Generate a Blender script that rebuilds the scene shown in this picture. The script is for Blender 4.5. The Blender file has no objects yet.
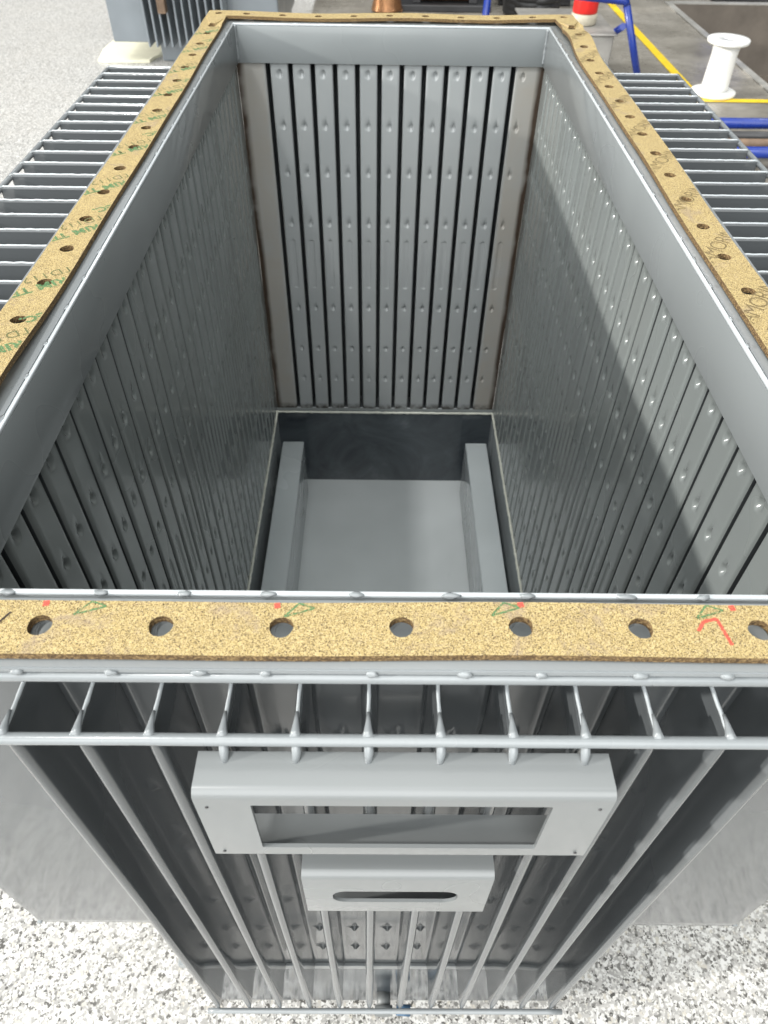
import bpy, bmesh, math, random
from mathutils import Vector, Matrix, noise
random.seed(7)
S = bpy.context.scene
COL = S.collection
R = math.radians

# ------------------------------------------------------------------ camera
cd = bpy.data.cameras.new('camera'); cam = bpy.data.objects.new('camera', cd); COL.objects.link(cam); S.camera = cam
_th, _ya, _ro = R(46.2248), R(0.6914), R(1.0254)
Fw = Vector((math.sin(_ya)*math.cos(_th), math.cos(_ya)*math.cos(_th), -math.sin(_th)))
Rt = Vector((math.cos(_ya), -math.sin(_ya), 0)); Up = Rt.cross(Fw)
R2 = Rt*math.cos(_ro)+Up*math.sin(_ro); U2 = -Rt*math.sin(_ro)+Up*math.cos(_ro)
m = Matrix((R2, U2, -Fw)).transposed().to_4x4(); m.translation = Vector((-0.01595, -0.2461, 0.3226)); cam.matrix_world = m
cd.sensor_fit = 'HORIZONTAL'; cd.sensor_width = 36; cd.lens = 36*720.9/768
cd.clip_start = 0.01; cd.clip_end = 200
cd.dof.use_dof = True; cd.dof.focus_distance = 0.62; cd.dof.aperture_fstop = 19

# ------------------------------------------------------------------ world, lamps, exposure
W = bpy.data.worlds.new('World'); S.world = W; W.use_nodes = True
wn = W.node_tree; wn.nodes.clear()
bg = wn.nodes.new('ShaderNodeBackground'); wo = wn.nodes.new('ShaderNodeOutputWorld')
# the hall: windows and lit open space behind the camera, lamps overhead, darker to the sides and beyond
tc = wn.nodes.new('ShaderNodeTexCoord'); acc = None
def lobe(axis, lo, hi, col):
    global acc
    d = wn.nodes.new('ShaderNodeVectorMath'); d.operation = 'DOT_PRODUCT'; d.inputs[1].default_value = Vector(axis).normalized()
    wn.links.new(tc.outputs['Generated'], d.inputs[0])
    q = wn.nodes.new('ShaderNodeMapRange'); q.interpolation_type = 'SMOOTHSTEP'; q.inputs[1].default_value = lo; q.inputs[2].default_value = hi
    wn.links.new(d.outputs['Value'], q.inputs[0])
    v = wn.nodes.new('ShaderNodeVectorMath'); v.operation = 'SCALE'; v.inputs[0].default_value = col
    wn.links.new(q.outputs[0], v.inputs['Scale'])
    if acc is None: acc = v.outputs[0]
    else:
        a = wn.nodes.new('ShaderNodeVectorMath'); a.operation = 'ADD'; wn.links.new(acc, a.inputs[0]); wn.links.new(v.outputs[0], a.inputs[1]); acc = a.outputs[0]
lobe((0, 0, 1), -3, -2, (.045, .048, .048))
lobe((-.1, -1, .72), .66, .98, (4.0, 4.07, 4.05))
lobe((0, .1, 1), .86, 1.0, (2.9, 3.0, 2.95))
lobe((-1, 0, .15), .5, .95, (.45, .46, .46))
wn.links.new(acc, bg.inputs[0]); bg.inputs[1].default_value = 1.0
wn.links.new(bg.outputs[0], wo.inputs[0])

def lamp_dir(o, d): o.rotation_euler = Vector(d).to_track_quat('-Z', 'Y').to_euler()
sd = bpy.data.lights.new('window_sun', 'SUN'); sd.energy = 3.2; sd.angle = R(1.5); sd.color = (1, 0.97, 0.92)
so = bpy.data.objects.new('window_sun', sd); COL.objects.link(so); so.location = (-5, -2, 3); lamp_dir(so, (1, .16, -.335))
# rows of lit strip lamps under the hall roof
for i, (x, y, pw) in enumerate([(-1.75, -0.7, 120), (-2.2, 6.5, 80), (3.0, 6.6, 90), (-5.5, 3.5, 60)]):
    ld = bpy.data.lights.new('hall_lamp', 'AREA'); ld.shape = 'RECTANGLE'; ld.size = 0.25; ld.size_y = 0.6 if i == 0 else 1.6
    ld.energy = pw; ld.color = (1, 0.985, 0.96)
    lo = bpy.data.objects.new('hall_lamp', ld); COL.objects.link(lo); lo.location = (x, y, 4.4); lamp_dir(lo, (0, 0, -1))
S.view_settings.view_transform = 'Standard'; S.view_settings.look = 'None'; S.view_settings.gamma = 1
S.view_settings.exposure = 0.0

# ------------------------------------------------------------------ materials
class MT:
    def __init__(s, name):
        s.m = bpy.data.materials.new(name); s.m.use_nodes = True; s.t = s.m.node_tree
        s.b = s.t.nodes['Principled BSDF']; s.tc = s.t.nodes.new('ShaderNodeTexCoord')
    def n(s, typ, **kw):
        x = s.t.nodes.new(typ)
        for k_, v in kw.items(): setattr(x, k_, v)
        return x
    def l(s, a, b): s.t.links.new(a, b)
    def noise(s, scale, detail=4, rough=.55, dist=0, vec=None, dims=None):
        x = s.n('ShaderNodeTexNoise'); x.inputs['Scale'].default_value = scale; x.inputs['Detail'].default_value = detail
        x.inputs['Roughness'].default_value = rough; x.inputs['Distortion'].default_value = dist
        s.l(vec or s.tc.outputs['Object'], x.inputs['Vector']); return x.outputs['Fac']
    def ramp(s, fac, stops, interp='LINEAR'):
        x = s.n('ShaderNodeValToRGB'); x.color_ramp.interpolation = interp
        el = x.color_ramp.elements
        while len(el) < len(stops): el.new(.5)
        for q, (p, c) in zip(el, stops): q.position = p; q.color = c if len(c) == 4 else (*c, 1)
        s.l(fac, x.inputs[0]); return x.outputs[0]
    def mix(s, fac, a, b, mode='MIX'):
        x = s.n('ShaderNodeMix'); x.data_type = 'RGBA'; x.blend_type = mode
        if isinstance(fac, float): x.inputs[0].default_value = fac
        else: s.l(fac, x.inputs[0])
        for i, v in ((6, a), (7, b)):
            if isinstance(v, tuple): x.inputs[i].default_value = (*v, 1) if len(v) == 3 else v
            else: s.l(v, x.inputs[i])
        return x.outputs[2]
    def mrange(s, v, a, b, c, d):
        x = s.n('ShaderNodeMapRange'); s.l(v, x.inputs[0])
        for i, q in enumerate((a, b, c, d)): x.inputs[i+1].default_value = q
        return x.outputs[0]
    def bump(s, h, strength, dist, prev=None):
        x = s.n('ShaderNodeBump'); x.inputs['Strength'].default_value = strength; x.inputs['Distance'].default_value = dist
        s.l(h, x.inputs['Height'])
        if prev: s.l(prev, x.inputs['Normal'])
        return x.outputs[0]
    def col(s, v):
        if isinstance(v, tuple): s.b.inputs['Base Color'].default_value = (*v, 1)
        else: s.l(v, s.b.inputs['Base Color'])
    def rgh(s, v):
        if isinstance(v, float): s.b.inputs['Roughness'].default_value = v
        else: s.l(v, s.b.inputs['Roughness'])
    def nrm(s, v): s.l(v, s.b.inputs['Normal'])

def paint(name, base, rough=(.22, .42), spots=True, stain=0.0, peel=.10):
    M = MT(name); d = tuple(c*.86 for c in base); b2 = tuple(min(1, c*1.08) for c in base)
    c = M.ramp(M.noise(5, 2, .5), [(.2, d), (.8, b2)])
    if stain:
        warm = tuple(a*b for a, b in zip(base, (.95, .80, .62)))
        f = M.mrange(M.noise(4, 3, .5, .3), .45, .8, 0, stain)
        c = M.mix(f, c, warm)
    if spots:
        f = M.mrange(M.noise(38, 2, .5), .70, .76, 0, .10)
        c = M.mix(f, c, tuple(q*.7 for q in base))
    M.col(c)
    M.rgh(M.mrange(M.noise(7, 2, .5), .3, .7, rough[0], rough[1]))
    nb = M.bump(M.noise(9, 2), .10, .006)
    if peel > .2: nb = M.bump(M.noise(260, 2), .2, .0006, nb)
    M.nrm(nb)
    M.b.inputs['Coat Weight'].default_value = .45; M.b.inputs['Coat Roughness'].default_value = .07
    return M.m
BASE = (.255, .275, .28)
P_GREY = paint('grey_gloss_paint', BASE)
P_SHADED = paint('shaded_grey_paint', (.095, .103, .108), (.12, .24))  # tank grey darkened; shade between the fins is put into the colour
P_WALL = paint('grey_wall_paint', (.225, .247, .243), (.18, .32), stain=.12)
P_EDGE = paint('grey_edge_paint', (.275, .295, .305), (.2, .34), spots=False, peel=.25)
P_LIT = paint('lit_edge_paint', (.62, .66, .68), (.2, .34), spots=False)  # lip and fin beads: shine of lit edges put into a paler grey
P_CHAN = paint('channel_paint', (.42, .455, .465), (.18, .3))
P_BRACKET = paint('grey_bracket_paint', (.215, .228, .23), (.16, .34))

def wall_far():
    M = MT('grey_paint_with_primer_stains')
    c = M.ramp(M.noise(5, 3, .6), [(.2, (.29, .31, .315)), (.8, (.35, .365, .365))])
    sp = M.n('ShaderNodeSeparateXYZ'); M.l(M.tc.outputs['Object'], sp.inputs[0])
    ab = M.n('ShaderNodeMath', operation='ABSOLUTE'); M.l(sp.outputs['X'], ab.inputs[0])
    end = M.mrange(ab.outputs[0], .222, .236, 0, .75)          # end strips carry thin primer
    nn = M.noise(7, 7, .7, .8)
    a = M.n('ShaderNodeMath', operation='MULTIPLY'); M.l(end, a.inputs[0]); M.l(M.mrange(nn, .3, .6, .35, 1), a.inputs[1])
    c = M.mix(a.outputs[0], c, (.33, .305, .265))
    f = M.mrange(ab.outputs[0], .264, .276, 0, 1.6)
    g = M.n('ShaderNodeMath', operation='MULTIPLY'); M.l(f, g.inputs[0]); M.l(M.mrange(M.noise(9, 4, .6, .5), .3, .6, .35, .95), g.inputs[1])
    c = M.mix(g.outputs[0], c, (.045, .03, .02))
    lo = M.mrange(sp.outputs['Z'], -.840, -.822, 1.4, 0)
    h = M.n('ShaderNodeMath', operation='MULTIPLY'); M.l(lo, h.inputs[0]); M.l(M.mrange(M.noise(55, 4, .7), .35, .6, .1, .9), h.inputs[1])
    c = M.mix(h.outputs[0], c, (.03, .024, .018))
    M.col(c); M.rgh(M.mrange(M.noise(14, 5, .6), .3, .7, .28, .48))
    M.nrm(M.bump(M.noise(9, 2), .10, .006))
    return M.m
P_FAR = wall_far()

def cork():
    M = MT('cork_rubber')
    v = M.n('ShaderNodeTexVoronoi'); v.inputs['Scale'].default_value = 2400; M.l(M.tc.outputs['Object'], v.inputs['Vector'])
    s3 = M.n('ShaderNodeSeparateColor'); M.l(v.outputs['Color'], s3.inputs[0])
    c = M.ramp(s3.outputs[0], [(0, (.05, .035, .025)), (.10, (.20, .14, .065)), (.26, (.40, .30, .13)), (.50, (.53, .41, .19)), (.85, (.63, .51, .28))], 'CONSTANT')
    big = M.noise(850, 3, .6)
    c = M.mix(M.mrange(big, .63, .68, 0, .75), c, (.20, .14, .10))
    c = M.mix(M.mrange(M.noise(26, 6, .75, .4), .56, .68, 0, .6), c, (.30, .235, .19))
    M.col(c); M.rgh(.8)
    M.b.inputs['Specular IOR Level'].default_value = .25
    M.nrm(M.bump(s3.outputs[0], .35, .0006))
    return M.m
CORK = cork()
def cork_side():
    M = MT('cork_cut_edge')
    c = M.ramp(M.noise(700, 4, .7), [(.3, (.035, .02, .01)), (.5, (.14, .085, .035)), (.68, (.42, .29, .13))])
    M.col(c); M.rgh(.9); M.nrm(M.bump(M.noise(700, 3), .8, .001)); return M.m
CORK_E = cork_side()

def ink(name, c, cover=.5):
    M = MT(name); M.col(c); M.rgh(.8)
    tr = M.n('ShaderNodeBsdfTransparent'); mx = M.n('ShaderNodeMixShader')
    f = M.mrange(M.noise(900, 3, .6), cover-.12, cover+.1, .05, 1)
    M.l(f, mx.inputs[0]); M.l(tr.outputs[0], mx.inputs[1]); M.l(M.b.outputs[0], mx.inputs[2])
    M.l(mx.outputs[0], M.t.nodes['Material Output'].inputs[0]); return M.m
INK_GREEN = ink('green_ink', (.10, .24, .10), .48); INK_THIN = ink('dark_green_ink', (.13, .15, .06), .42)
INK_BROWN = ink('brown_ink', (.20, .15, .07), .44)
INK_RED = ink('red_marker', (.85, .10, .07), .40); INK_BLACK = ink('black_marker', (.03, .02, .02), .35)

def plain(name, c, r=.5, metal=0., var=.15, scale=8., bump=0.):
    M = MT(name)
    M.col(M.ramp(M.noise(scale, 5, .6), [(.3, tuple(q*(1-var) for q in c)), (.7, tuple(min(1, q*(1+var)) for q in c))]))
    M.rgh(M.mrange(M.noise(scale*1.7, 4), .3, .7, max(.05, r-.1), min(1, r+.1))); M.b.inputs['Metallic'].default_value = metal
    if bump: M.nrm(M.bump(M.noise(scale*6, 4), bump, .002))
    return M.m

def floor_mat():
    M = MT('speckled_floor')
    mp = M.n('ShaderNodeMapping'); M.l(M.tc.outputs['Object'], mp.inputs[0]); v0 = mp.outputs[0]
    v = M.n('ShaderNodeTexVoronoi'); v.inputs['Scale'].default_value = 185; M.l(v0, v.inputs['Vector'])
    s3 = M.n('ShaderNodeSeparateColor'); M.l(v.outputs['Color'], s3.inputs[0])
    c = M.ramp(s3.outputs[0], [(0, (.02, .02, .02)), (.11, (.14, .14, .135)), (.20, (.34, .335, .325)), (.42, (.50, .49, .475)), (.66, (.74, .735, .72)), (.94, (.54, .51, .45))], 'CONSTANT')
    v2 = M.n('ShaderNodeTexVoronoi'); v2.inputs['Scale'].default_value = 420; M.l(v0, v2.inputs['Vector'])
    s4 = M.n('ShaderNodeSeparateColor'); M.l(v2.outputs['Color'], s4.inputs[0])
    c2 = M.ramp(s4.outputs[0], [(0, (.07, .07, .07)), (.12, (.35, .34, .32)), (.4, (.70, .69, .66))], 'CONSTANT')
    c = M.mix(M.mrange(s4.outputs[1], .74, .75, 0, 1), c, c2)
    big = M.noise(1.7, 6, .65)
    c = M.mix(M.mrange(big, .30, .70, .02, .30), c, (.50, .47, .42))
    # polished concrete bay behind and to the right
    conc = M.ramp(M.noise(1.3, 9, .68, .4), [(.32, (.13, .118, .10)), (.5, (.25, .232, .20)), (.7, (.37, .345, .305))])
    conc = M.mix(M.mrange(M.noise(26, 4, .6), .56, .66, 0, .35), conc, (.16, .145, .13))
    sp = M.n('ShaderNodeSeparateXYZ'); M.l(M.tc.outputs['Object'], sp.inputs[0])
    fx = M.mrange(sp.outputs['X'], -.62, -.60, 0, 1); fy = M.mrange(sp.outputs['Y'], 2.6, 2.62, 0, 1)
    mm = M.n('ShaderNodeMath', operation='MULTIPLY'); M.l(fx, mm.inputs[0]); M.l(fy, mm.inputs[1])
    M.col(M.mix(mm.outputs[0], c, conc))
    rr = M.n('ShaderNodeMix'); M.l(mm.outputs[0], rr.inputs[0]); rr.inputs[2].default_value = .42
    M.l(M.mrange(M.noise(2.2, 6, .7), .3, .7, .16, .42), rr.inputs[3]); M.l(rr.outputs[0], M.b.inputs['Roughness'])
    M.nrm(M.bump(v.outputs['Distance'], .15, .001))
    return M.m
FLOOR = floor_mat()
YELLOW = plain('yellow_floor_paint', (.78, .55, .03), .45, var=.12, scale=20)
BLUE = plain('blue_enamel', (.008, .03, .22), .3); RED = plain('red_plastic', (.68, .02, .015), .35)
BEIGE = plain('beige_plastic', (.50, .46, .36), .5); WHITE = plain('white_plastic', (.82, .82, .80), .4, var=.03)
DARK = plain('dark_steel', (.03, .03, .032), .4); COPPER = plain('copper_wire', (.30, .15, .07), .35, .7, .3, 40)
BINGREY = plain('galvanised_grey', (.30, .29, .27), .5, .2, .2); WOOD = plain('rough_wood', (.15, .10, .065), .7, var=.3, scale=14)
CREAM = plain('cream_sheet', (.80, .77, .60), .7, var=.05); PIT = plain('oily_pit_floor', (.10, .085, .07), .22, var=.5, scale=2.5)
PITW = plain('pit_concrete', (.13, .11, .09), .7, var=.3, scale=3.); ZINC = plain('zinc', (.22, .23, .23), .5, .4)
TRIM = plain('angle_iron', (.42, .41, .38), .4, .3); BLACKR = plain('black_rubber', (.02, .02, .02), .5)
P_TANK2 = paint('blue_grey_paint', (.19, .215, .235), (.3, .45), spots=False)

# ------------------------------------------------------------------ helpers
def link(name, bm, mats, parent=None, smooth=None):
    me = bpy.data.meshes.new(name); bm.normal_update(); bm.to_mesh(me); bm.free()
    if not isinstance(mats, (list, tuple)): mats = [mats]
    for q in mats: me.materials.append(q)
    if smooth is not None:
        me.shade_smooth() if hasattr(me, 'shade_smooth') else None
        if smooth < 3: me.set_sharp_from_angle(angle=smooth)
    o = bpy.data.objects.new(name, me); COL.objects.link(o)
    if parent: o.parent = parent
    return o
def empty(name, loc, label, cat, group=None):
    o = bpy.data.objects.new(name, None); COL.objects.link(o); o.location = loc; o.empty_display_size = .1
    tag(o, label, cat, group); return o
def tag(o, label=None, cat=None, group=None, kind=None):
    if label: o['label'] = label
    if cat: o['category'] = cat
    if group: o['group'] = group
    if kind: o['kind'] = kind
    return o
def box(bm, x0, x1, y0, y1, z0, z1, bev=0., seg=2, mi=0, M=None):
    r = bmesh.ops.create_cube(bm, size=1)
    for v in r['verts']:
        v.co = Vector(((x0+x1)/2+v.co.x*(x1-x0), (y0+y1)/2+v.co.y*(y1-y0), (z0+z1)/2+v.co.z*(z1-z0)))
    vs = r['verts']; fs = set(f for v in vs for f in v.link_faces)
    for f in fs: f.material_index = mi
    if bev:
        es = list(set(ed for v in vs for ed in v.link_edges))
        rr = bmesh.ops.bevel(bm, geom=es, offset=bev, segments=seg, affect='EDGES', profile=.5)
        vs = list(set(v for f in rr['faces'] for v in f.verts) | set(v for v in vs if v.is_valid))
        for f in rr['faces']: f.material_index = mi
    if M:
        for v in vs: v.co = M @ v.co
    return vs
def tube(bm, pts, r, seg=12, cap=True, radii=None, mi=0):
    pts = [Vector(p) for p in pts]; rings = []; prev = None
    for i, p in enumerate(pts):
        t = (pts[min(i+1, len(pts)-1)]-pts[max(i-1, 0)]).normalized()
        a = prev if prev is not None else (Vector((0, 0, 1)) if abs(t.z) < .9 else Vector((1, 0, 0)))
        a = (a-t*a.dot(t)).normalized(); prev = a; b = t.cross(a); rr = radii[i] if radii else r
        rings.append([bm.verts.new(p+(a*math.cos(2*math.pi*k/seg)+b*math.sin(2*math.pi*k/seg))*rr) for k in range(seg)])
    for A, B in zip(rings, rings[1:]):
        for k in range(seg):
            f = bm.faces.new((A[k], A[(k+1) % seg], B[(k+1) % seg], B[k])); f.material_index = mi; f.smooth = True
    if cap:
        bm.faces.new(rings[0][::-1]).material_index = mi; bm.faces.new(rings[-1]).material_index = mi
def blob(bm, c, rx, ry, rz, sub=2, jit=.15, mi=0):
    r = bmesh.ops.create_icosphere(bm, subdivisions=sub, radius=1)
    o = random.random()*100
    for v in r['verts']:
        n_ = 1+jit*noise.noise(v.co*1.7+Vector((o, o, 0)))
        v.co = Vector((c[0]+v.co.x*rx*n_, c[1]+v.co.y*ry*n_, c[2]+v.co.z*rz*n_))
    for f in set(f for v in r['verts'] for f in v.link_faces): f.smooth = True; f.material_index = mi
def lathe(bm, prof, cx, cy, seg=32, mi=0):
    rings = [[bm.verts.new((cx+r*math.cos(2*math.pi*k/seg), cy+r*math.sin(2*math.pi*k/seg), z)) for k in range(seg)] for r, z in prof]
    for A, B in zip(rings, rings[1:]):
        for k in range(seg):
            f = bm.faces.new((A[k], A[(k+1) % seg], B[(k+1) % seg], B[k])); f.smooth = True; f.material_index = mi
    bm.faces.new(rings[0][::-1]).material_index = mi; bm.faces.new(rings[-1]).material_index = mi

# ------------------------------------------------------------------ setting
G = -1.15
xs = [-30, -.6, 2.56, 4.2, 30]; ys = [-12, 2.4, 7.45, 60]
bm = bmesh.new(); vv = {}
for i, x in enumerate(xs):
    for j, y in enumerate(ys): vv[i, j] = bm.verts.new((x, y, G))
for i in range(len(xs)-1):
    for j in range(len(ys)-1):
        if (i, j) != (2, 1): bm.faces.new((vv[i, j], vv[i+1, j], vv[i+1, j+1], vv[i, j+1]))
tag(link('ground', bm, FLOOR), 'speckled grey workshop floor with a polished concrete bay', None, None, 'structure')
bm = bmesh.new()
x0, x1, y0, y1, zb = 2.56, 4.2, 2.4, 7.45, G-.55
P = lambda *a: bm.verts.new(a)
q = [P(x0, y0, zb), P(x1, y0, zb), P(x1, y1, zb), P(x0, y1, zb)]; t = [P(x0, y0, G), P(x1, y0, G), P(x1, y1, G), P(x0, y1, G)]
bm.faces.new(q).material_index = 0
for i in range(4): bm.faces.new((q[i], q[(i+1) % 4], t[(i+1) % 4], t[i])).material_index = 1
tag(link('floor_pit', bm, [PIT, PITW]), 'dark sunken pit in the workshop floor', None, None, 'structure')
bm = bmesh.new()
box(bm, 2.50, 2.555, 2.4, 7.5, G+.001, G+.010); box(bm, 2.556, 4.2, 7.455, 7.52, G+.001, G+.010)
tag(link('pit_kerb', bm, TRIM), 'angle iron edging round the floor pit', None, None, 'structure')
bm = bmesh.new()
def sheet(x0, x1, y0, y1, z):
    bm.faces.new([bm.verts.new(c) for c in ((x0, y0, z), (x1, y0, z), (x1, y1, z), (x0, y1, z))])
sheet(1.97, 2.035, 4.84, 9.5, G+.004); sheet(1.97, 2.49, 4.77, 4.835, G+.004)
tag(link('floor_marking', bm, YELLOW), 'yellow painted floor lines', None, None, 'structure')

# ------------------------------------------------------------------ the tank
HX, L = .275, 1.236
ZB, ZW = -.0585, -.841
tank = empty('transformer_tank', (0, L/2, -1.10), 'large open grey corrugated tank with deep interior filling the foreground', 'tank')
tank_inv = Matrix.Translation((0, -L/2, 1.10))
def part(name, bm, mats, parent=None, smooth=None):
    o = link(name, bm, mats, parent or tank, smooth)
    if parent is None: o.matrix_parent_inverse = tank_inv
    return o
SP, NF = .0406, 12
FX = [(-5.5+i)*SP for i in range(NF)]
SS, NS = .0394, 30
FY = [.047+SS*i for i in range(NS)]
SLOT = .0042                       # half width of a slot
WO = .004                          # wall plane lies this far outside the collar face

def wpanel(bm, to3, u0, u1, dim_u, rows, seed, curl0=True, curl1=True):
    """one strip of wall between two fins; to3(u, z, outward) -> point"""
    us = [u0, u0+.0009, u0+.0018, u0+.0028]; uend = [u1-.0028, u1-.0018, u1-.0009, u1]; u = u0+.0028
    while u < u1-.0028-.0012:
        u += .0010 if dim_u is not None and abs(u-dim_u) < .0062 else .0036
        if u < u1-.0028-.0008: us.append(u)
    us += uend
    zs = [ZB-.001]
    z = ZB-.001
    fine = []
    for (zc, h, kind) in rows:
        if kind == 'd': fine.append((zc-h-.004, zc+h+.004))
        else: fine += [(zc-h-.003, zc-h+.007), (zc+h-.007, zc+h+.003)]
    while z > ZW:
        step = .0012 if any(a < z < b for a, b in fine) else .008
        z -= step; zs.append(max(z, ZW))
    rnd = random.Random(seed); du = rnd.uniform(-.001, .001)
    grid = []
    for z in zs:
        row = []
        for u in us:
            o = .0007*noise.noise(Vector((u*14+seed, z*6, seed*.37)))
            if dim_u is not None:
                for (zc, h, kind) in rows:
                    if abs(z-zc) < h+.004:
                        a = (u-dim_u-du)/(.0039 if kind == 'd' else .0040)
                        if kind == 'd': b = (z-zc)/h
                        else: b = max(0, (abs(z-zc)-(h-.004)))/.004
                        r2 = a*a+b*b
                        if r2 < 1.6 and kind == 'g':
                            q_ = min(1, (1.6-r2)/1.0); o += .0016*q_*q_*(3-2*q_)
                        elif r2 < 1.6:
                            o += (.0046 if kind == 'd' else .0026)*(1-r2/1.6)**1.5
            e0, e1 = (u-u0), (u1-u)
            if curl0 and e0 < .0026: o += .0030*(1-e0/.0026)**2
            if curl1 and e1 < .0026: o += .0030*(1-e1/.0026)**2
            row.append(bm.verts.new(to3(u, z, o)))
        grid.append(row)
    for A, B in zip(grid, grid[1:]):
        for i in range(len(us)-1):
            f = bm.faces.new((A[i], A[i+1], B[i+1], B[i])); f.smooth = True

def fin_mesh(depth, seed, zt=-.0555, zb=ZW-.004, root_hw=.004):
    """hollow pressed fin: root at u=0 opening to the tank, closed round tip at u=depth; local x = thickness, y = outward"""
    bm = bmesh.new(); rnd = random.Random(seed)
    def hw(z, u=1.):
        a = min((zt-z), (z-zb)); s_ = max(0., min(1., a/.022)); s_ = s_*s_*(3-2*s_)
        k_ = max(0., min(1., (u-.002)/.010)); s_ = 1-(1-s_)*k_          # full width where it leaves the wall
        r_ = max(0., min(1., 1-(u-.002)/.008))
        return (.0012+(.0042-.0012)*s_)*(1-r_)+root_hw*r_
    zs = [zt, zt-.003, zt-.007, zt-.012, zt-.017, zt-.022, zt-.03]
    z = zt-.03
    while z > zb+.035: z -= .01; zs.append(z)
    zs += [zb+.022, zb+.015, zb+.009, zb+.004, zb]
    nu = 8 if depth < .1 else 16
    rings = []
    for z in zs:
        w = hw(z); ring = []
        root = .0016
        for i in range(nu):
            u = root+(depth-w-root)*i/(nu-1)
            ring.append((hw(z, u), u))
        for k_ in range(1, 6):
            a = math.pi*k_/6; ring.append((w*math.cos(a), depth-w+w*math.sin(a)))
        for i in range(nu-1, -1, -1):
            u = root+(depth-w-root)*i/(nu-1); ring.append((-hw(z, u), u))
        out = []
        for (x, u) in ring:
            fade = min(1, u/.02)*min(1, (depth-u+.004)/.02)
            x += .0010*noise.noise(Vector((u*14+seed*3.1, z*4, (1 if x > 0 else -1)*.3)))*fade*min(1, w/.004)
            x += .0009*math.sin(z*5+seed)*u/depth
            out.append(bm.verts.new((x, u, z)))
        rings.append(out)
    for A, B in zip(rings, rings[1:]):
        for i in range(len(A)-1):
            f = bm.faces.new((A[i+1], A[i], B[i], B[i+1])); f.smooth = True
    n_ = len(rings[0])
    for rg, fl in ((rings[0], 0), (rings[-1], 1)):                # welded shut top and bottom
        for i in range(n_//2):
            a, b, c_, d = rg[i], rg[i+1], rg[n_-2-i], rg[n_-1-i]
            try:
                if len({a, b, c_, d}) == 4: bm.faces.new((a, b, c_, d) if not fl else (d, c_, b, a))
            except ValueError: pass
    # wobbly weld bead along the top edge
    u = .004; pts = []; rad = []
    while u < depth-.001:
        pts.append((.0004*noise.noise(Vector((u*90, seed, 0))), u, zt+.0004+.0006*noise.noise(Vector((u*120, seed, 4))))); rad.append(.0017+.0005*noise.noise(Vector((u*200, seed, 9)))); u += .004
    tube(bm, pts, .0016, 6, True, [q_*.72 for q_ in rad], 1)
    return bm

ROWS_F = [(-.076, .0065, 'd'), (-.164, .0065, 'd'), (-.251, .0065, 'd'), (-.354, .0065, 'd'), (-.446, .055, 'g'), (-.551, .0065, 'd'), (-.660, .0065, 'd'), (-.748, .0065, 'd')]
ROWS_S = [(-.072, .0065, 'd'), (-.153, .0065, 'd'), (-.233, .0065, 'd'), (-.318, .0065, 'd'), (-.440, .055, 'g'), (-.551, .0065, 'd'), (-.660, .0065, 'd'), (-.748, .0065, 'd')]
def build_wall(SLOT, slots, lo, hi, to3, rows, mat, fin_depth, fin_place, kind, dims_end):
    bm = bmesh.new()
    edges = [lo]+[v for s_ in slots for v in (s_-SLOT, s_+SLOT)]+[hi]
    for i in range(0, len(edges), 2):
        a, b = edges[i], edges[i+1]; first, last = i == 0, i == len(edges)-2
        du = (a+b)/2
        if first: du = (b-SLOT*0-.0155) if dims_end[0] else None
        if last: du = (a+.0155) if dims_end[1] else None
        wpanel(bm, to3, a, b, du, rows, i+kind*100, not first, not last)
    w = part('corrugated_wall', bm, mat)
    for i, s_ in enumerate(slots):
        f = link('fin', fin_mesh(fin_depth, i+kind*50+1, root_hw=SLOT), [P_SHADED, P_LIT], w)
        f.matrix_parent_inverse = Matrix.Identity(4)
        pos, rz = fin_place(s_); f.location = pos; f.rotation_euler = (0, 0, rz)
    return w
X0 = HX+WO
wf = build_wall(.0036, FX, -X0, X0, lambda u, z, o: (u, -WO-o, z), ROWS_F, P_SHADED, .0530, lambda s_: ((s_, -WO-.0012, 0), math.pi), 1, (False, True))  # front wall gets the darkened grey for its shade behind the fins
wb = build_wall(.0040, FX, -X0, X0, lambda u, z, o: (u, L+WO+o, z), ROWS_F, P_FAR, .0530, lambda s_: ((s_, L+WO+.0012, 0), 0), 2, (False, True))
wl = build_wall(.0032, FY, -WO, L+WO, lambda u, z, o: (-X0-o, u, z), ROWS_S, P_WALL, .216, lambda s_: ((-X0-.0012, s_, 0), math.pi/2), 3, (True, True))
wr = build_wall(.0032, FY, -WO, L+WO, lambda u, z, o: (X0+o, u, z), ROWS_S, P_WALL, .226, lambda s_: ((X0+.0012, s_, 0), -math.pi/2), 4, (True, True))

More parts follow.
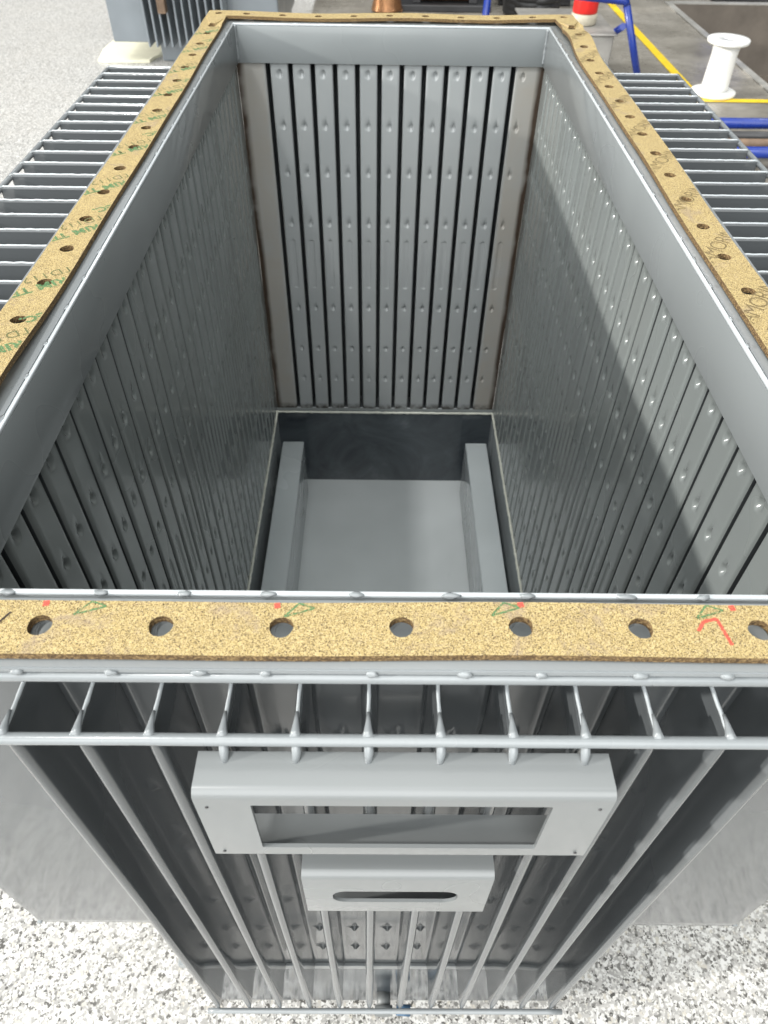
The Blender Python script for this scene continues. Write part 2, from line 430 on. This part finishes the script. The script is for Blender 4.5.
# collar plates, standing 1 mm above the flange, with welds in the corners
def wob_box(bm, x0, x1, y0, y1, z0, z1, bev): box(bm, x0, x1, y0, y1, z0, z1, bev)
T = .0032
for (a, b, c_, d) in ((-HX-T, HX+T, -T, 0), (-HX-T, HX+T, L, L+T), (-HX-T, -HX, .0002, L-.0002), (HX, HX+T, .0002, L-.0002)):
    bm = bmesh.new(); box(bm, a, b, c_, d, ZB, -.0012, .0004); cp = part('collar_plate', bm, P_GREY, smooth=.6)
    bm = bmesh.new(); box(bm, a, b, c_, d, -.0011, .0022, .0010, 3); link('welded_lip', bm, P_LIT, cp, smooth=.8)
for sx_ in (-1, 1):
    for (yy, s2) in ((L, -1), (0, 1)):
        bm = bmesh.new(); z = .0; pts = []; rad = []
        while z > ZB+.004:
            pts.append((sx_*(HX-.0012)+.001*noise.noise(Vector((z*160, sx_, 0))), yy+s2*(.0012)+.001*noise.noise(Vector((z*160, 5, yy))), z)); rad.append(.0026+.0012*noise.noise(Vector((z*190, yy, 2)))); z -= .003
        tube(bm, pts, .002, 7, True, rad); part('corner_weld', bm, P_EDGE, smooth=3.1)
# tack welds between collar and flange and along the outer rim
def tack(c, rx, ry, rz):
    bm = bmesh.new(); blob(bm, c, rx, ry, rz, 2, .45); part('tack_weld', bm, P_EDGE)
y = .05
while y < L-.02:
    for s_ in (-1, 1): tack((s_*(HX+T+.0002), y+random.uniform(-.006, .006), .0014), .0021, random.uniform(.003, .006), .0013)
    y += .049
x = -.22
while x < .23:
    tack((x+random.uniform(-.004, .004), -T+.0006, .0017), random.uniform(.004, .0062), .0020, .0014)
    tack((x+random.uniform(-.004, .004), L+T-.0006, .0017), random.uniform(.004, .0062), .0020, .0014)
    x += .0485
x = -.25
while x < .26:
    tack((x+random.uniform(-.007, .007), -.0497, -.0030), random.uniform(.0030, .0048), .0016, .0022); x += .0455
for i in range(17): tack((.3338, .25+i*.058+random.uniform(-.006, .006), -.0032), .0017, .0042, .0022)

# holed strips: used for the flange and for the gasket
def cell(bm, x0, x1, y0, y1, hx, hy, rh, z1, z0, mi_side=0):
    N = 24; outer = []; inner = []
    mx_, my_ = (x0+x1)/2, (y0+y1)/2
    for k_ in range(N):
        a = 2*math.pi*k_/N+math.pi/4
        c_, s_ = math.cos(a), math.sin(a); q_ = max(abs(c_), abs(s_))
        outer.append((mx_+(x1-x0)/2*c_/q_, my_+(y1-y0)/2*s_/q_)); inner.append((hx+rh*c_*(1+.05*math.sin(3*a+hx*90)), hy+rh*s_))
    to = [bm.verts.new((*p, z1)) for p in outer]; ti = [bm.verts.new((*p, z1)) for p in inner]
    bo = [bm.verts.new((*p, z0)) for p in outer]; bi = [bm.verts.new((*p, z0)) for p in inner]
    for k_ in range(N):
        j = (k_+1) % N
        bm.faces.new((to[k_], to[j], ti[j], ti[k_])); bm.faces.new((bo[j], bo[k_], bi[k_], bi[j]))
        bm.faces.new((ti[k_], ti[j], bi[j], bi[k_])).material_index = mi_side
        p, q_ = outer[k_], outer[j]
        for (A, Bv) in (('x', XLIM), ('y', YLIM)):
            i_ = 0 if A == 'x' else 1
            for lim in Bv:
                if abs(p[i_]-lim) < 1e-6 and abs(q_[i_]-lim) < 1e-6:
                    bm.faces.new((to[j], to[k_], bo[k_], bo[j])).material_index = mi_side
def ring(bm, xi, xo, yi0, yo0, yi1, yo1, rh, z1, z0, mi_side=0, hxs=None, hys=None, off=(0, 0)):
    """rectangular ring: inner half width xi, outer xo; near strip yo0..yi0, far strip yi1..yo1"""
    global XLIM, YLIM
    hc = .305
    def cuts(h, a, b):
        c_ = [a]+[(p+q_)/2 for p, q_ in zip(h, h[1:])]+[b]; return list(zip(c_, c_[1:], h))
    for (ya, yb, hy, lim) in ((yo0, yi0, -.0272, 'n'), (yi1, yo1, 1.272, 'f')):
        XLIM, YLIM = (), (ya, yb)
        for (a, b, h) in cuts(hxs, -xi, xi): cell(bm, a, b, ya, yb, h+off[0], hy+off[1], rh, z1, z0, mi_side)
        for s_ in (-1, 1):
            XLIM, YLIM = (s_*xo,), (yo0, yo1)
            a, b = sorted((s_*xi, s_*xo)); cell(bm, a, b, ya, yb, s_*hc+off[0], hy+off[1], rh, z1, z0, mi_side)
    for s_ in (-1, 1):
        XLIM, YLIM = (s_*xi, s_*xo), ()
        a, b = sorted((s_*xi, s_*xo))
        for (c_, d, h) in cuts(hys, yi0, yi1): cell(bm, a, b, c_, d, s_*hc+off[0], h+off[1], rh, z1, z0, mi_side)
    bmesh.ops.remove_doubles(bm, verts=bm.verts, dist=1e-5)
HXS = [-.003+.0633*i for i in range(-4, 5)]; HYS = [.0128+.0631*i+.0 for i in range(0, 19)]
HYS = [.012+.0631*i for i in range(1, 19)]+[1.200]
HYS = sorted(set(round(v, 4) for v in HYS if v < 1.16))+[1.196]
bm = bmesh.new()
ring(bm, HX+T+.0014, .3335, -T-.0014, -.0495, L+T+.0014, L+.0610, .0072, 0, -.0045, 0, HXS, HYS, (.0028, .0022))
es = [ed for ed in bm.edges if len(ed.link_faces) == 2 and ed.calc_face_angle(0) > 1.2]
bmesh.ops.bevel(bm, geom=es, offset=.0008, segments=2, affect='EDGES')
part('flange', bm, P_EDGE, smooth=.7)
bm = bmesh.new()                                                    # angle iron under the flange, edge showing
for (a, b, c_, d) in ((-.3355, .3355, -.0515, -.0455), (-.3355, .3355, L+.0565, L+.0630), (-.3355, -.3295, -.0453, L+.0563), (.3295, .3355, -.0453, L+.0563)):
    box(bm, a, b, c_, d, -.0118, -.0052, .0024, 3)
part('flange_rim', bm, P_EDGE, smooth=.8)

# rods tying the fin tips together, top and bottom, with weld blobs
def rod(p, q_, r=.0034):
    bm = bmesh.new(); n_ = 24; p, q_ = Vector(p), Vector(q_)
    tube(bm, [p.lerp(q_, i/n_)+Vector((0, 0, .0004*noise.noise(Vector((i*.7, p.x, p.y))))) for i in range(n_+1)], r, 12)
    return bm
YT = -WO-.0012-.053
def gus(bm, c, out, along, k_=1.):
    c, out, al = Vector(c), Vector(out), Vector(along)
    # conical weld fillet running from the fin top down onto the rod
    tube(bm, [c-out*.014+Vector((0, 0, .0020)), c-out*.008+Vector((0, 0, .0020)), c-out*.003+Vector((0, 0, .001)), c+out*.0005], .003, 8, True, [.0010*k_, .0016*k_, .0027*k_, .0038*k_])
bm = rod((-.262, YT-.0018, -.0560), (.262, YT-.0018, -.0560), .0036)
for x in FX:
    gus(bm, (x, YT-.0005, -.0545), (0, -1, 0), (1, 0, 0))
part('tie_rod', bm, P_EDGE, smooth=3.1)
bm = rod((-.238, YT-.002, ZW-.001), (.238, YT-.002, ZW-.001), .0034)
part('tie_rod', bm, P_EDGE, smooth=3.1)
for s_, dp in ((-1, .216), (1, .226)):
    xt = s_*(X0+.0012+dp)
    for z in (-.0600, ZW-.002):
        bm = rod((xt+s_*.002, .03 if z > -.1 else .044, z), (xt+s_*.002, FY[-1]+.012, z), .0036)
        if z > -.1:
            for y in FY: gus(bm, (xt+s_*.001, y, -.0570), (s_, 0, 0), (0, 1, 0), .6)
        part('tie_rod', bm, P_EDGE, smooth=3.1)
bm = rod((-.262, L-YT+.003, -.0580), (.262, L-YT+.003, -.0580)); part('tie_rod', bm, P_EDGE, smooth=3.1)

# bottom pan: walls, floor, two channels, weld seam along its lip
ZP, ZF = -.852, -1.093
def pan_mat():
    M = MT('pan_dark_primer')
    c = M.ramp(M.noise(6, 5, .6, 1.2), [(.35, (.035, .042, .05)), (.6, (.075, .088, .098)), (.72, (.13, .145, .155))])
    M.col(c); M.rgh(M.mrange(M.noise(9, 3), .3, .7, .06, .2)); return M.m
bm = bmesh.new()
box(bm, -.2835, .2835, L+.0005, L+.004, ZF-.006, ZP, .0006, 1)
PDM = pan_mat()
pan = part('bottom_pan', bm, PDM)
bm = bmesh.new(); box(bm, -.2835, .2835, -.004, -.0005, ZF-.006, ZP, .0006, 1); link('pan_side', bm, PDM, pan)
for s_ in (-1, 1):
    bm = bmesh.new(); a, b = sorted((s_*.2800, s_*.2835)); box(bm, a, b, -.0003, L+.0003, ZF-.006, ZP, .0006, 1); link('pan_side', bm, P_CHAN, pan)
bm = bmesh.new()
box(bm, -.2798, .2798, 0, L, ZF-.006, ZF, 0)
o = link('pan_floor', bm, paint('pan_floor_paint', (.50, .53, .535), (.10, .24), spots=True, peel=.03), pan)
bm = bmesh.new()
def seam(p, q_, r):
    p, q_ = Vector(p), Vector(q_); n_ = int((q_-p).length/.004); pts = []; rad = []
    for i in range(n_+1):
        c_ = p.lerp(q_, i/n_); pts.append(c_+Vector((noise.noise(c_*150), noise.noise(c_*150+Vector((9, 0, 0))), noise.noise(c_*150+Vector((0, 9, 0)))))*.0008); rad.append(r*(1+.35*noise.noise(c_*210)))
    tube(bm, pts, r, 7, True, rad)
zz = ZP+.001
seam((-.2790, .0, zz), (-.2790, L, zz), .0030); seam((.2790, .0, zz), (.2790, L, zz), .0030); seam((-.279, L-.0005, zz), (.279, L-.0005, zz), .0030)
link('seam_weld', bm, paint('seam_paint', (.56, .57, .50), (.3, .45), spots=False), pan)
# dark lip the corrugated walls sit on
bm = bmesh.new()
for (a, b, c_, d) in ((-.2845, .2845, -.0085, -.0045), (-.2845, .2845, L+.0045, L+.0085), (-.2885, -.2840, -.008, L+.008), (.2840, .2885, -.008, L+.008)):
    box(bm, a, b, c_, d, ZP-.004, ZW+.001, .0005, 1)
link('pan_lip', bm, P_GREY, pan)
for s_ in (-1, 1):
    bm = bmesh.new(); a, b = sorted((s_*.2105, s_*.2655)); box(bm, a, b, .06, 1.187, ZF+.001, -.9094, .003, 3)
    part('support_channel', bm, P_CHAN, smooth=.7)

# brackets on the front fins: folded plates with an opening
def bracket(xh, zt, zb, y_back, y_front, r, win, rc, th=.0024):
    bm = bmesh.new()
    # profile in (y,z): top flange, bend, face, bend, bottom flange
    def prof(o):
        rr = r-o; p = [(y_back, zt-o)]
        for k_ in range(7): a = math.pi/2*k_/6; p.append((y_front+r-rr*math.sin(a), zt-r+rr*math.cos(a)))
        nface = len(p)
        r2_ = .003; rb = max(.0004, r2_-o)
        for k_ in range(5): a = math.pi/2*k_/4; p.append((y_front+r2_-rb*math.cos(a), zb+r2_-rb*math.sin(a)))
        p.append((y_back, zb+o)); return p, nface
    po, nf = prof(0); pi_, _ = prof(th)
    def strip(p, flip):
        A = [bm.verts.new((-xh, *q_)) for q_ in p]; B = [bm.verts.new((xh, *q_)) for q_ in p]
        for i in range(len(p)-1):
            if i == nf-1: continue
            f = bm.faces.new((A[i], B[i], B[i+1], A[i+1]) if flip else (A[i], A[i+1], B[i+1], B[i])); f.smooth = True
        # face with opening
        N = 8; wx0, wx1, wz0, wz1 = win; inner = []
        corners = [(wx1-rc, wz1-rc, 0), (wx0+rc, wz1-rc, 1), (wx0+rc, wz0+rc, 2), (wx1-rc, wz0+rc, 3)]
        y_ = p[nf-1][0]; zt_, zb_ = p[nf-1][1], p[nf][1]
        oc = [B[nf-1], A[nf-1], A[nf], B[nf]]
        for (cx, cz, k_) in corners:
            seq = []
            for j in range(N+1):
                a = math.pi/2*(k_+j/N); seq.append(bm.verts.new((cx+rc*math.cos(a), y_, cz+rc*math.sin(a))))
            inner.append(seq)
        for k_ in range(4):
            seq = inner[k_]
            for j in range(N): bm.faces.new((oc[k_], seq[j], seq[j+1]) if flip else (oc[k_], seq[j+1], seq[j]))
            nx = inner[(k_+1) % 4]
            fc = (oc[k_], seq[-1], nx[0], oc[(k_+1) % 4]); bm.faces.new(fc if flip else fc[::-1])
        return A, B, inner
    Ao, Bo, Io = strip(po, True); Ai, Bi, Ii = strip(pi_, False)
    for i in range(len(po)-1):
        bm.faces.new((Ao[i], Ao[i+1], Ai[i+1], Ai[i])); bm.faces.new((Bo[i+1], Bo[i], Bi[i], Bi[i+1]))
    lo_, li = [v for s_ in Io for v in s_], [v for s_ in Ii for v in s_]
    for i in range(len(lo_)):
        j = (i+1) % len(lo_); bm.faces.new((lo_[i], li[i], li[j], lo_[j]))
    for E_, I_ in ((Ao, Ai),): pass
    bm.faces.new((Ao[0], Ai[0], Bi[0], Bo[0])); bm.faces.new((Ao[-1], Bo[-1], Bi[-1], Ai[-1]))
    bmesh.ops.recalc_face_normals(bm, faces=bm.faces)
    return bm
bm = bracket(.1165, -.0670, -.1600, -.0615, -.0868, .0060, (-.0855, .0835, -.1455, -.0805), .0008)
b1 = part('control_bracket', bm, P_BRACKET, smooth=.6); b1['label'] = 'wide folded bracket with a rectangular opening'
for s_ in (-1, 1):
    for z in (-.083, -.152):
        bm = bmesh.new(); bmesh.ops.create_cone(bm, cap_ends=True, segments=10, radius1=.0011, radius2=.0009, depth=.0006, matrix=Matrix.Translation((s_*.110, -.0871, z)) @ Matrix.Rotation(math.pi/2, 4, 'X'))
        link('bolt_hole', bm, DARK, b1)
for i, x in enumerate(FX[3:9]):
    bm = bmesh.new()
    tube(bm, [(x, YT-.001, -.0560), (x+.0005, YT-.005, -.0625), (x+random.uniform(-.001, .001), YT-.0088, -.0680)], .004, 10, True, [.0026, .0029, .0022])
    link('weld_stub', bm, P_EDGE, b1)
bm = bracket(.0660, -.2020, -.2830, -.0600, -.0868, .0060, (-.0460, .0440, -.2575, -.2330), .0105)
b2 = part('control_bracket', bm, P_BRACKET, smooth=.6); b2['label'] = 'small folded bracket with a rounded slot'
# drain valve at the foot of the front face
bm = bmesh.new()
tube(bm, [(.0, -.004, -1.04), (.0, -.026, -1.04)], .011, 20); tube(bm, [(.0, -.022, -1.04), (.0, -.034, -1.04)], .016, 6)
dv = part('drain_valve', bm, ZINC)
bm = bmesh.new(); tube(bm, [(.020, -.026, -1.04), (.042, -.028, -1.04)], .008, 16); link('valve_cap', bm, plain('dull_blue', (.06, .13, .22), .5), dv)
# skid under the pan
for s_ in (-1, 1):
    bm = bmesh.new(); a, b = sorted((s_*.15, s_*.21)); box(bm, a, b, .1, 1.15, G, ZF-.0062, .002, 1); part('skid', bm, DARK)

# ------------------------------------------------------------------ gasket lying on the flange
def gz(x, y):
    z = .0016+.0012*noise.noise(Vector((x*4, y*4, 3)))
    if x > .2: z += .006*math.exp(-((y-1.14)/.07)**2)
    if y > 1.2: z += .0012*(1+math.sin(x*21+1.2))+.002*max(0, x/.3)
    if x < -.2: z += .006*math.exp(-((y-.17)/.09)**2)
    return z
def gxy(x, y):
    dx = .0008*math.sin(y*9+1)+.0004*math.sin(y*23) if abs(x) > .27 else 0
    if x > .2: dx += .003*math.exp(-((y-1.14)/.06)**2)
    dy = .0006*math.sin(x*14+.5)+.0003*math.sin(x*31) if (y < 0 or y > 1.2) else 0
    return x+dx, y+dy
GT = .0048
bm = bmesh.new()
ring(bm, .2885, .3245, -.0112, -.0447, 1.2560, 1.2920, .0064, GT, 0, 1, HXS, HYS)
# finer cuts along the ring so it can wave
for v in bm.verts:
    x, y = gxy(v.co.x, v.co.y); v.co = Vector((x, y, v.co.z+gz(v.co.x, v.co.y)))
gk = link('gasket', bm, [CORK, CORK_E]); tag(gk, 'tan cork rubber gasket with punched bolt holes lying on the tank flange', 'gasket')

def text_mesh(s_, size, origin, d, mat, offset=0., xr=(-9, 9), yr=(-9, 9), sc=1.0):
    cu = bpy.data.curves.new('t', 'FONT'); cu.body = s_; cu.size = size; cu.offset = offset; cu.extrude = 0; cu.space_character = sc
    to = bpy.data.objects.new('t', cu); COL.objects.link(to)
    dg = bpy.context.evaluated_depsgraph_get(); dg.update()
    me = bpy.data.meshes.new_from_object(to.evaluated_get(dg)); bpy.data.objects.remove(to); bpy.data.curves.remove(cu)
    b_ = bmesh.new(); b_.from_mesh(me); bpy.data.meshes.remove(me)
    d = Vector(d).normalized(); up = Vector((-d.y, d.x))
    for v in b_.verts:
        p = Vector(origin)+d*v.co.x+up*v.co.y; v.co = Vector((p.x, p.y, 0))
    for co, no in (((xr[0], 0, 0), (-1, 0, 0)), ((xr[1], 0, 0), (1, 0, 0)), ((0, yr[0], 0), (0, -1, 0)), ((0, yr[1], 0), (0, 1, 0))):
        bmesh.ops.bisect_plane(b_, geom=b_.verts[:]+b_.edges[:]+b_.faces[:], plane_co=co, plane_no=no, clear_outer=True)
    bmesh.ops.triangulate(b_, faces=b_.faces)
    for v in b_.verts:
        x, y = gxy(v.co.x, v.co.y); v.co = Vector((x, y, GT+.00025+gz(v.co.x, v.co.y)))
    return b_
def merge(dst, src):
    me = bpy.data.meshes.new('x'); src.to_mesh(me); src.free(); dst.from_mesh(me); bpy.data.meshes.remove(me)
dl = (-.80, -.60)
y = .140
k_ = 0
def stamp(*a, mat, **kw):
    b_ = text_mesh(*a, **kw)
    if len(b_.faces) > 3: link('printed_lettering', b_, mat, gk)
    else: b_.free()
while y < 1.24:
    lim = dict(xr=(-.3235, -.2895), yr=(0, 1.243))
    stamp('TD1120', .0150, (-.2915, y+.009), dl, 0, -.0001, sc=1.08, mat=INK_THIN, **lim)
    stamp('TRIM TEC', .0155, (-.283, y-.006), dl, 0, .0006, sc=1.05, mat=INK_GREEN, **lim)
    if k_ % 2 == 1: stamp('TRIM TEC.', .0140, (-.252, y+.060), dl, 0, .0006, sc=1.05, mat=INK_GREEN, **lim)
    y += .1045; k_ += 1
y = .176
while y < 1.22:
    stamp('AMORIM', .0225, (.2905, y-.008), (.58, .81), 0, -.0002, xr=(.2895, .3235), yr=(0, 1.22), sc=.88, mat=INK_BROWN); y += .1045
def stroke(pts, w, mat, name):
    b_ = bmesh.new()
    for p, q_ in zip(pts, pts[1:]):
        p, q_ = Vector(p), Vector(q_); n_ = 6; s_ = (q_-p).normalized(); s_ = Vector((-s_.y, s_.x))*w/2; prev = None
        for i in range(n_+1):
            c_ = p.lerp(q_, i/n_); a = []
            for s2 in (-1, 1):
                x, y = c_+s_*s2; X, Y = gxy(x, y); a.append(b_.verts.new((X, Y, GT+.0003+gz(x, y))))
            if prev: b_.faces.new((prev[0], a[0], a[1], prev[1]))
            prev = a
    return link(name, b_, mat, gk)
for x in (-.170, -.0585, .052, .162):
    stroke([(x-.007, -.0205), (x+.0005, -.0118), (x+.009, -.0150), (x-.007, -.0205)], .0011, INK_GREEN, 'green_stamp')
for x in (-.194, -.070, .0615, .176):
    stroke([(x, -.0116), (x+.0005, -.0150)], .0032, INK_RED, 'red_mark')
stroke([(.1535, -.0285), (.158, -.0225), (.1655, -.0205), (.1685, -.037)], .0018, INK_RED, 'red_mark')
stroke([(-.217, -.0300), (-.2105, -.0190)], .0012, INK_BLACK, 'joint_cut')

# ------------------------------------------------------------------ things behind
# second tank at the upper left
t2 = empty('transformer_tank', (-1.25, 5.7, G), 'smaller out-of-focus blue grey ribbed tank standing on the floor at the back left', 'tank')
inv2 = Matrix.Translation((1.25, -5.7, -G))
def p2(name, bm, mat, par=None, sm=None):
    o = link(name, bm, mat, par or t2, sm)
    if par is None: o.matrix_parent_inverse = inv2
    return o
bm = bmesh.new(); box(bm, -1.56, -.70, 5.40, 6.5, -1.0, .2, .01); w2 = p2('tank_wall', bm, P_TANK2)
bm = bmesh.new(); box(bm, -1.54, -.72, 5.49, 6.45, G, -1.002, .01); p2('tank_base', bm, P_TANK2)
for i in range(11):
    x = -1.535+i*.050; bm = bmesh.new(); box(bm, x-.007, x+.007, 5.21, 5.399, -1.0, .15, .005, 2); p2('fin', bm, P_TANK2)
for i in range(8):
    y = 5.34+i*.12; bm = bmesh.new(); box(bm, -1.80, -1.561, y-.007, y+.007, -1.0, .15, .005, 2); p2('fin', bm, P_TANK2)
bm = bmesh.new(); box(bm, -1.425, -1.375, 5.14, 5.205, -.80, .10, .003, 1)
tag(link('wooden_batten', bm, WOOD), 'short brown wooden batten fixed upright against the ribs of the back tank', 'batten')
bm = bmesh.new()
pts = [(-1.99, 5.95), (-1.9, 5.96), (-1.62, 5.97), (-1.575, 5.93), (-1.60, 5.86), (-1.562, 5.80), (-1.565, 5.62), (-1.60, 5.55), (-1.62, 5.44), (-1.9, 5.42), (-1.97, 5.43), (-2.01, 5.7)]
up_ = [bm.verts.new((x, y, G+.02+.01*noise.noise(Vector((x*9, y*9, 0))))) for x, y in pts]; dn = [bm.verts.new((x, y, G+.002)) for x, y in pts]
bm.faces.new(up_[::-1]); bm.faces.new(dn)
for i in range(len(pts)): j = (i+1) % len(pts); bm.faces.new((up_[i], up_[j], dn[j], dn[i]))
tag(link('packing_sheet', bm, CREAM), 'torn cream packing sheet on the floor in front of the back tank', 'sheet')
# white cable spool
sp_ = empty('cable_spool', (2.12, 4.93, G), 'empty white plastic cable spool standing on the yellow floor line', 'spool')
invs = Matrix.Translation((-2.12, -4.93, -G))
for nm, prof in (('spool_flange', [(.130, G+.005), (.138, G+.008), (.138, G+.024), (.130, G+.028), (.088, G+.032)]),
                 ('spool_core', [(.088, G+.033), (.082, G+.06), (.078, G+.23), (.082, G+.285)]),
                 ('spool_flange', [(.082, G+.286), (.122, G+.289), (.127, G+.294), (.127, G+.308), (.122, G+.313), (.03, G+.313), (.028, G+.29)])):
    bm = bmesh.new(); lathe(bm, prof, 2.12, 4.93, 40); o = link(nm, bm, WHITE, sp_); o.matrix_parent_inverse = invs
# blue frame, grey bin, red and beige canister
fr = empty('steel_frame', (1.3, 5.0, G), 'blue tubular steel trestle straddling the grey bin', 'trestle'); invf = Matrix.Translation((-1.3, -5.0, -G))
def pf(nm, pts, r, mat=BLUE, par=fr, inv=None):
    bm = bmesh.new(); tube(bm, pts, r, 14); o = link(nm, bm, mat, par); o.matrix_parent_inverse = inv or invf; return o
pf('crossbar', [(.62, 5.0, -.615), (1.0, 5.0, -.635), (1.435, 5.0, -.668), (1.455, 5.0, -.672), (1.465, 5.0, -.69)], .022)
pf('leg', [(1.465, 5.0, -.691), (1.665, 5.0, G+.002)], .022); pf('leg', [(.62, 5.0, -.615), (.60, 5.0, G+.002)], .022)
pf('leg', [(1.47, 5.0, -.80), (1.58, 6.0, G+.02)], .02)
bm = bmesh.new(); box(bm, .92, 1.46, 5.10, 5.75, G+.002, -.875, .012, 2)
bn = tag(link('storage_bin', bm, BINGREY), 'grey metal bin behind the blue trestle', 'bin')
bm = bmesh.new(); box(bm, .905, 1.475, 5.085, 5.765, -.874, -.862, .004, 1); link('bin_lid', bm, BINGREY, bn)
cn = empty('canister', (1.30, 5.35, -.862), 'red canister with beige base standing on the grey bin', 'canister'); invc = Matrix.Translation((-1.30, -5.35, .862))
bm = bmesh.new(); lathe(bm, [(.078, -.861), (.084, -.855), (.084, -.805), (.078, -.80)], 1.30, 5.35); o = link('canister_base', bm, BEIGE, cn); o.matrix_parent_inverse = invc
bm = bmesh.new(); lathe(bm, [(.076, -.799), (.080, -.79), (.080, -.60), (.06, -.58), (.03, -.56)], 1.30, 5.35); o = link('canister_body', bm, RED, cn); o.matrix_parent_inverse = invc
# blue roller table right of the tank
rt = empty('roller_table', (2.3, 3.7, G), 'low blue tubular roller table beyond the right hand fins', 'roller table'); invr = Matrix.Translation((-2.3, -3.7, -G))
ZR = -1.02
pf('side_tube', [(1.45, 3.98, ZR), (3.1, 4.00, ZR)], .027, BLUE, rt, invr); pf('side_tube', [(1.45, 3.56, ZR), (3.1, 3.58, ZR)], .027, BLUE, rt, invr)
for x in (1.5, 2.2, 2.9):
    pf('leg', [(x, 3.98, ZR-.02), (x, 3.98, G+.001)], .02, BLUE, rt, invr); pf('leg', [(x, 3.56, ZR-.02), (x, 3.56, G+.001)], .02, BLUE, rt, invr)
for i, y in enumerate((3.66, 3.77, 3.88)):
    pf('roller', [(1.5, y, ZR-.03), (3.05, y+.01, ZR-.03)], .024, (DARK, WOOD, DARK)[i], rt, invr)
# machine foot by the pit
mf = empty('machine_stand', (3.25, 7.75, G), 'blue machine stand on a dark base plate beyond the pit', 'machine stand'); invm = Matrix.Translation((-3.25, -7.75, -G))
bm = bmesh.new(); box(bm, 2.95, 3.7, 7.57, 8.1, G+.002, G+.06, .01); o = link('base_plate', bm, DARK, mf); o.matrix_parent_inverse = invm
bm = bmesh.new(); box(bm, 3.12, 3.5, 7.65, 8.0, G+.061, G+.7, .02); o = link('column', bm, BLUE, mf); o.matrix_parent_inverse = invm
# copper wound coil on a dark frame
cc = empty('winding_rig', (.45, 7.2, G), 'dark winding rig holding a horizontal copper coil behind the tank', 'winding rig'); invk = Matrix.Translation((-.45, -7.2, -G))
for x in (.27, .75):
    bm = bmesh.new(); box(bm, x-.035, x+.035, 7.08, 7.3, G+.05, -.3, .006); o = link('post', bm, DARK, cc); o.matrix_parent_inverse = invk
bm = bmesh.new(); box(bm, .05, .9, 7.02, 7.36, G+.001, G+.049, .006); o = link('base', bm, DARK, cc); o.matrix_parent_inverse = invk
bm = bmesh.new(); rr = []
pp = []
for i in range(61): pp.append((.31+.40*i/60, 7.16, G+.15)); rr.append(.088+.010*(i % 2))
tube(bm, pp, .1, 24, True, rr); o = link('coil', bm, COPPER, cc); o.matrix_parent_inverse = invk
bm = bmesh.new(); pts = []
for i in range(180):
    a = i*.42; pts.append((.02+.12*math.cos(a)*(1-.002*i), 6.98+.12*math.sin(a)*(1-.002*i), G+.02+.0009*i))
tube(bm, pts, .014, 8); tag(link('wire_bundle', bm, COPPER), 'small heap of coiled copper wire on the floor left of the winding rig', 'wire')
bm = bmesh.new(); pts = []
for i in range(220):
    a = i*.3; pts.append((1.22+(.20+.03*math.sin(i*.9))*math.cos(a), 6.9+(.16+.03*math.sin(i*.7))*math.sin(a), G+.03+.0007*i))
tube(bm, pts, .028, 8); tag(link('hose', bm, BLACKR), 'black hose coiled on the floor right of the winding rig', 'hose')
bm = bmesh.new(); box(bm, 1.0, 1.62, 7.3, 7.6, G+.002, -.75, .01)
for i in range(3): box(bm, .98, 1.64, 7.26, 7.62, G+.05+i*.12, G+.08+i*.12, .004, 1)
tag(link('tool_chest', bm, DARK), 'dark tool chest standing behind the coiled hose', 'tool chest')
